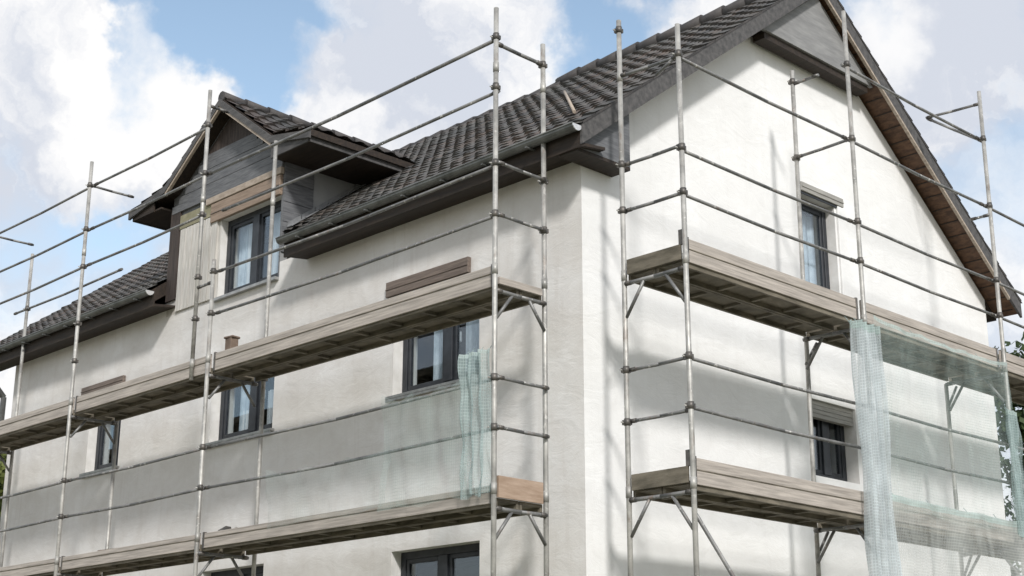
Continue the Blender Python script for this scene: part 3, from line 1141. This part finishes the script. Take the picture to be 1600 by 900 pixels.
# ---- gable side -----------------------------------------------------
G = [-.03, 2.796, 5.682, 8.45]
XO, XI = 1.28, .55
gs = thing('scaffold', (.9, 4.2, 0), 'tubular steel scaffold before the bright white gable, hung with debris nets at its far end', 'scaffold', 'scaffolds around the house')
pole, rail, strut = scaffold_tools(gs)
zA, zB = 3.58, 5.57
rg = (4.22, 4.66, 6.18, 6.61, 7.54, 8.40)
pole(XO, G[0], .0, 7.84, rg, (0, -.01)); pole(XI, G[0], .0, 8.15, (4.18, 4.66, 6.19, 6.65, 8.05))
pole(XO, G[1], .0, 9.03, rg, (0, .04)); pole(XI, G[1], .0, 8.58, (7.54, 8.45), (0, .08))
pole(XO, G[2], .0, 9.02, rg, (0, .08)); pole(XI, G[2], .0, 5.47)
pole(XO, G[3], .0, 7.6, rg); pole(XI, G[3], .0, 5.6)
for z in (4.22, 4.66, 6.18, 6.61):
    for i in range(3):
        rail((XO-.045, G[i], z), (XO-.045, G[i+1], z))
for i in range(3):
    rail((XO-.045, G[i], 7.54), (XO-.045, G[i+1], 7.54), r=.017)
rail((XO-.045, G[1], 8.40), (XO-.045, G[2]+.05, 8.40), r=.017)
for z in (4.19, 4.66, 6.19, 6.65):
    rail((XO, G[0]+.03, z), (XI, G[0]+.03, z), 'end_rail')
rail((XO, G[0], 7.52), (XI, G[0], 7.56), 'end_rail', .017)
strut((XO-.28, G[0], 7.42), (XO-.06, G[0], 7.52))
rail((XO, G[1]+.03, 7.54), (XI, G[1]+.06, 7.54), 'end_rail')
rail((XI, G[1]+.08, 8.42), (XI+.34, G[1]+.08, 8.42), 'end_rail')
rail((XO, G[2]+.08, 8.86), (XI, G[2]+.08, 8.90), 'end_rail')
rail((XI, G[2]+.10, 8.90), (XO, G[2]+.08, 8.36), 'brace', .017)
rail((XO, G[2]+.05, 7.42), (XO-.26, G[2]+.05, 7.42), 'end_rail')
for gy in G:
    for z in (1.6, zA, zB):
        rail((XO, gy, z-.10), (XI, gy, z-.10), 'transom', .020)
        strut((XO-.02, gy, z-.42), (XO-.24, gy, z-.11))
        strut((XI+.02, gy, z-.42), (XI+.24, gy, z-.11))
for gy in (G[1], G[2]):                   # brackets seen under the decks
    for z in (zA, zB):
        strut((XI, gy+.02, z-.36), (XI, gy+.24, z-.09))
for i in range(3):
    deck_bay(gs, 'y', G[i], G[i+1], XI, XO, zA, .20, toe_drop=.03)
    deck_bay(gs, 'y', G[i], G[i+1], XI, XO, zB, .19, toe_drop=.03)
strut((XO, G[0], 3.30), (XO, G[1], .45), 'brace', .018)
for z in (zA, zB):
    mb = MB()
    mb.box(XI+.05, XO-.05, G[0]-.02, G[0]+.008, z-.02, z+.12, 'deck')
    mb.build('end_toe_board', gs)
    mb = MB()
    mb.box(XO-.07, XO-.025, G[0]-.012, G[0]+.012, z+.12, z+.26, 'coupler')
    mb.build('toe_board_hook', gs)

# ================================================================== DEBRIS NETS
def net(name, along, a0, a1, z0, z1, base, mk, nu, nv, fold, freq, label, taper=None, group=None, sag=0., hem=True):
    t = MB()
    ph = random.random()*6
    P = []
    for j in range(nv+1):
        v = j/nv
        z = z0+(z1-z0)*v
        row = []
        for i in range(nu+1):
            u = i/nu
            s0, s1 = (a0, a1) if taper is None else (a0+taper[0]*(1-v), a1+taper[1]*(1-v))
            a = s0+(s1-s0)*u
            d = fold*(math.sin(u*freq+ph+1.3*math.sin(v*4+ph))+.5*math.sin(u*freq*2.3+v*5+ph*2)+.45*abs(math.sin(u*9-v*7+ph))+.3*math.sin(v*19+u*6))
            zz = z-sag*(abs(math.sin(math.pi*u*3))*.6+.4*math.sin(math.pi*u))*v+.02*math.sin(u*11+ph)*(1-v)
            row.append((a, base+d, zz) if along == 'x' else (base+d, a, zz))
        P.append(row)
    for j in range(nv):
        for i in range(nu):
            t.face([P[j][i], P[j][i+1], P[j+1][i+1], P[j+1][i]], 'hem' if hem and j == nv-1 else mk, True)
    if hem:                               # ties round the top hem
        for i in range(3, nu, max(6, nu//4)):
            q = Vector(P[nv][i])
            t.tube(q+Vector((0, 0, -.03)), q+(Vector((0, .06, .05)) if along == 'x' else Vector((-.06, 0, .05))), .004, 'net_bunch', 5)
    o = t.build(name, None, recalc=False)
    bm = bmesh.new(); bm.from_mesh(o.data)
    bmesh.ops.remove_doubles(bm, verts=bm.verts, dist=1e-5)
    bm.to_mesh(o.data); bm.free()
    recentre(o)
    tag(o, label, 'debris net', group)
    return o


net('debris_net', 'y', G[1]-.36, G[1]+.10, .6, 5.46, XO+.075, 'net_bunch_pale', 70, 60, .05, 26, 'pale bluish debris net gathered into a hanging bunch along the gable scaffold pole', taper=(.12, .04))
net('debris_net', 'y', G[1]+.10, G[2]+.02, 3.62, 5.60, XO+.06, 'net', 90, 50, .022, 17, 'translucent green debris net stretched over the far gable bay between both decks', sag=.07)
net('debris_net', 'y', G[1]+.10, G[2]+.10, .4, 3.78, XO+.085, 'net_white', 90, 50, .026, 15, 'milky white debris net hanging below the lower gable deck to the frame bottom', sag=.03)
net('debris_net', 'y', G[2]-.22, G[2]-.02, 3.6, 5.0, XO+.095, 'net_bunch', 30, 30, .03, 20, 'dark green strip of debris net gathered at the last gable pole')
net('debris_net', 'x', -3.45, -1.52, 3.52, 4.12, YO-.045, 'net_thin', 80, 30, .022, 15, 'faint low piece of debris net along the lower facade deck below the middle rail', sag=.10, hem=False)
net('debris_net', 'x', -1.62, -.42, 3.50, 4.62, YO-.05, 'net', 70, 40, .026, 13, 'thin wrinkled green debris net tied to the lower rails near the house corner', sag=.12, hem=False)
net('debris_net', 'x', -.50, -.14, 3.50, 4.80, YO-.055, 'net_bunch', 40, 40, .03, 18, 'teal bunch of debris net gathered beside the corner pole of the long facade')

# ================================================================== LOOSE THINGS
mb = MB()
mb.obox((-4.50, -.92, 5.66), (.06, 0, 0), (0, .05, 0), (0, 0, .09), 'block')
mb.obox((-4.50, -.92, 5.755), (.075, .01, 0), (-.01, .06, 0), (0, 0, .012), 'block')
tag(recentre(bevel(mb.build('wood_block'), .006)), 'small brown timber block standing on the upper deck below the dormer', 'wood block')
mb = MB()
mb.obox((-4.40, -.93, 3.58), (.06, .01, .02), (-.01, .04, 0), (-.015, 0, .04), 'coupler')
mb.obox((-4.27, -.93, 3.555), (.05, -.01, .01), (.01, .035, 0), (0, 0, .03), 'block')
mb.tube((-4.5, -.9, 3.51), (-4.2, -.92, 3.60), .024, 'galv')
tag(recentre(mb.build('clamp_pile')), 'jumble of steel clamps and a tube stub on the lower deck edge', 'clamps')
mb = MB()
y0_, y1_ = .55, 1.75
for (xa, ya), (xb, yb) in (((-.10, .02), (-2.2, 2.1)),):
    mb.tube((xa, ya, rz(ya)+.07), (xb, yb, rz(yb)+.07), .018, 'batten', 8)
tag(recentre(mb.build('roof_batten')), 'thin pale batten lying slantwise on the roof tiles near the gable eave', 'batten')
mb = MB()
for k in range(4):
    mb.obox((-7.3+k*.16, -.9, 3.55+.012*k), (.22, .01*(k-1), 0), (0, .045, 0), (0, 0, .022), 'block')
tag(recentre(mb.build('plank_offcuts')), 'few dark brown plank offcuts lying on the lower deck at the far end', 'offcuts')

# ================================================================== TREES
def tree(x, y, h, cr, mk, label, seed, leaves=21000, ls=.15):
    rnd = random.Random(seed)
    root = thing('leafy_tree', (x, y, 0), label, 'tree', 'trees beyond the house')
    t = MB()
    th = h*.38
    t.tube((x, y, 0), (x+.1, y+.05, th), .19, 'bark', 10, .12)
    tips = []
    for k in range(9):
        a = k*2.4+rnd.random()
        zz = th*(.7+.3*rnd.random())
        r = cr*(.45+.4*rnd.random())
        q = (x+math.cos(a)*r, y+math.sin(a)*r, th+(h-th)*(.15+.65*rnd.random()))
        t.tube((x+.08, y+.04, zz), q, .07, 'bark', 6, .02)
        tips.append(q)
    t.tube((x+.1, y+.05, th), (x, y, h*.85), .11, 'bark', 8, .03)
    t.build('trunk', root)
    t = MB()
    clumps = []
    for k in range(34):
        a = rnd.random()*6.283
        e = rnd.uniform(-.55, 1.0)
        rr = cr*math.sqrt(max(.05, 1-e*e*.8))*rnd.uniform(.35, .95)
        clumps.append((Vector((x+math.cos(a)*rr, y+math.sin(a)*rr, h*.62+e*h*.33)), rnd.uniform(.45, .95)*cr*.36))
    for k in range(leaves):
        c, r = rnd.choice(clumps)
        d = Vector((rnd.gauss(0, 1), rnd.gauss(0, 1), rnd.gauss(0, .8)))
        d = d.normalized()*r*rnd.random()**.4
        p = c+d
        nrm = (d.normalized()+Vector((rnd.gauss(0, .5), rnd.gauss(0, .5), rnd.gauss(.3, .5)))).normalized()
        a = nrm.orthogonal().normalized()
        a = Matrix.Rotation(rnd.random()*6.28, 3, nrm) @ a
        b = nrm.cross(a)
        s = ls*rnd.uniform(.6, 1.35)
        t.face([p-a*s*.5, p+b*s*.32-a*s*.05, p+a*s*.55, p-b*s*.32-a*s*.05], mk)
    t.build('crown', root, recalc=False)
    return root


def ground_at(px, dist):
    d = pixdir(px, 870)
    f = dist/math.hypot(d.x, d.y)
    return CAMP.x+d.x*f, CAMP.y+d.y*f


x, y = ground_at(1665, 29)
tree(x, y, 8.6, 2.7, 'leaf_dark', 'dark green leafy tree behind the house beyond the gable scaffold', 3)
x, y = ground_at(-75, 33)
tree(x, y, 7.6, 2.6, 'leaf_pale', 'yellow green leafy tree past the far left end of the house', 5)
x, y = ground_at(1880, 33)
tree(x, y, 9.4, 3.3, 'leaf_dark', 'tall dark green tree right of the house, outside the scaffold corner', 8, 16000, .17)
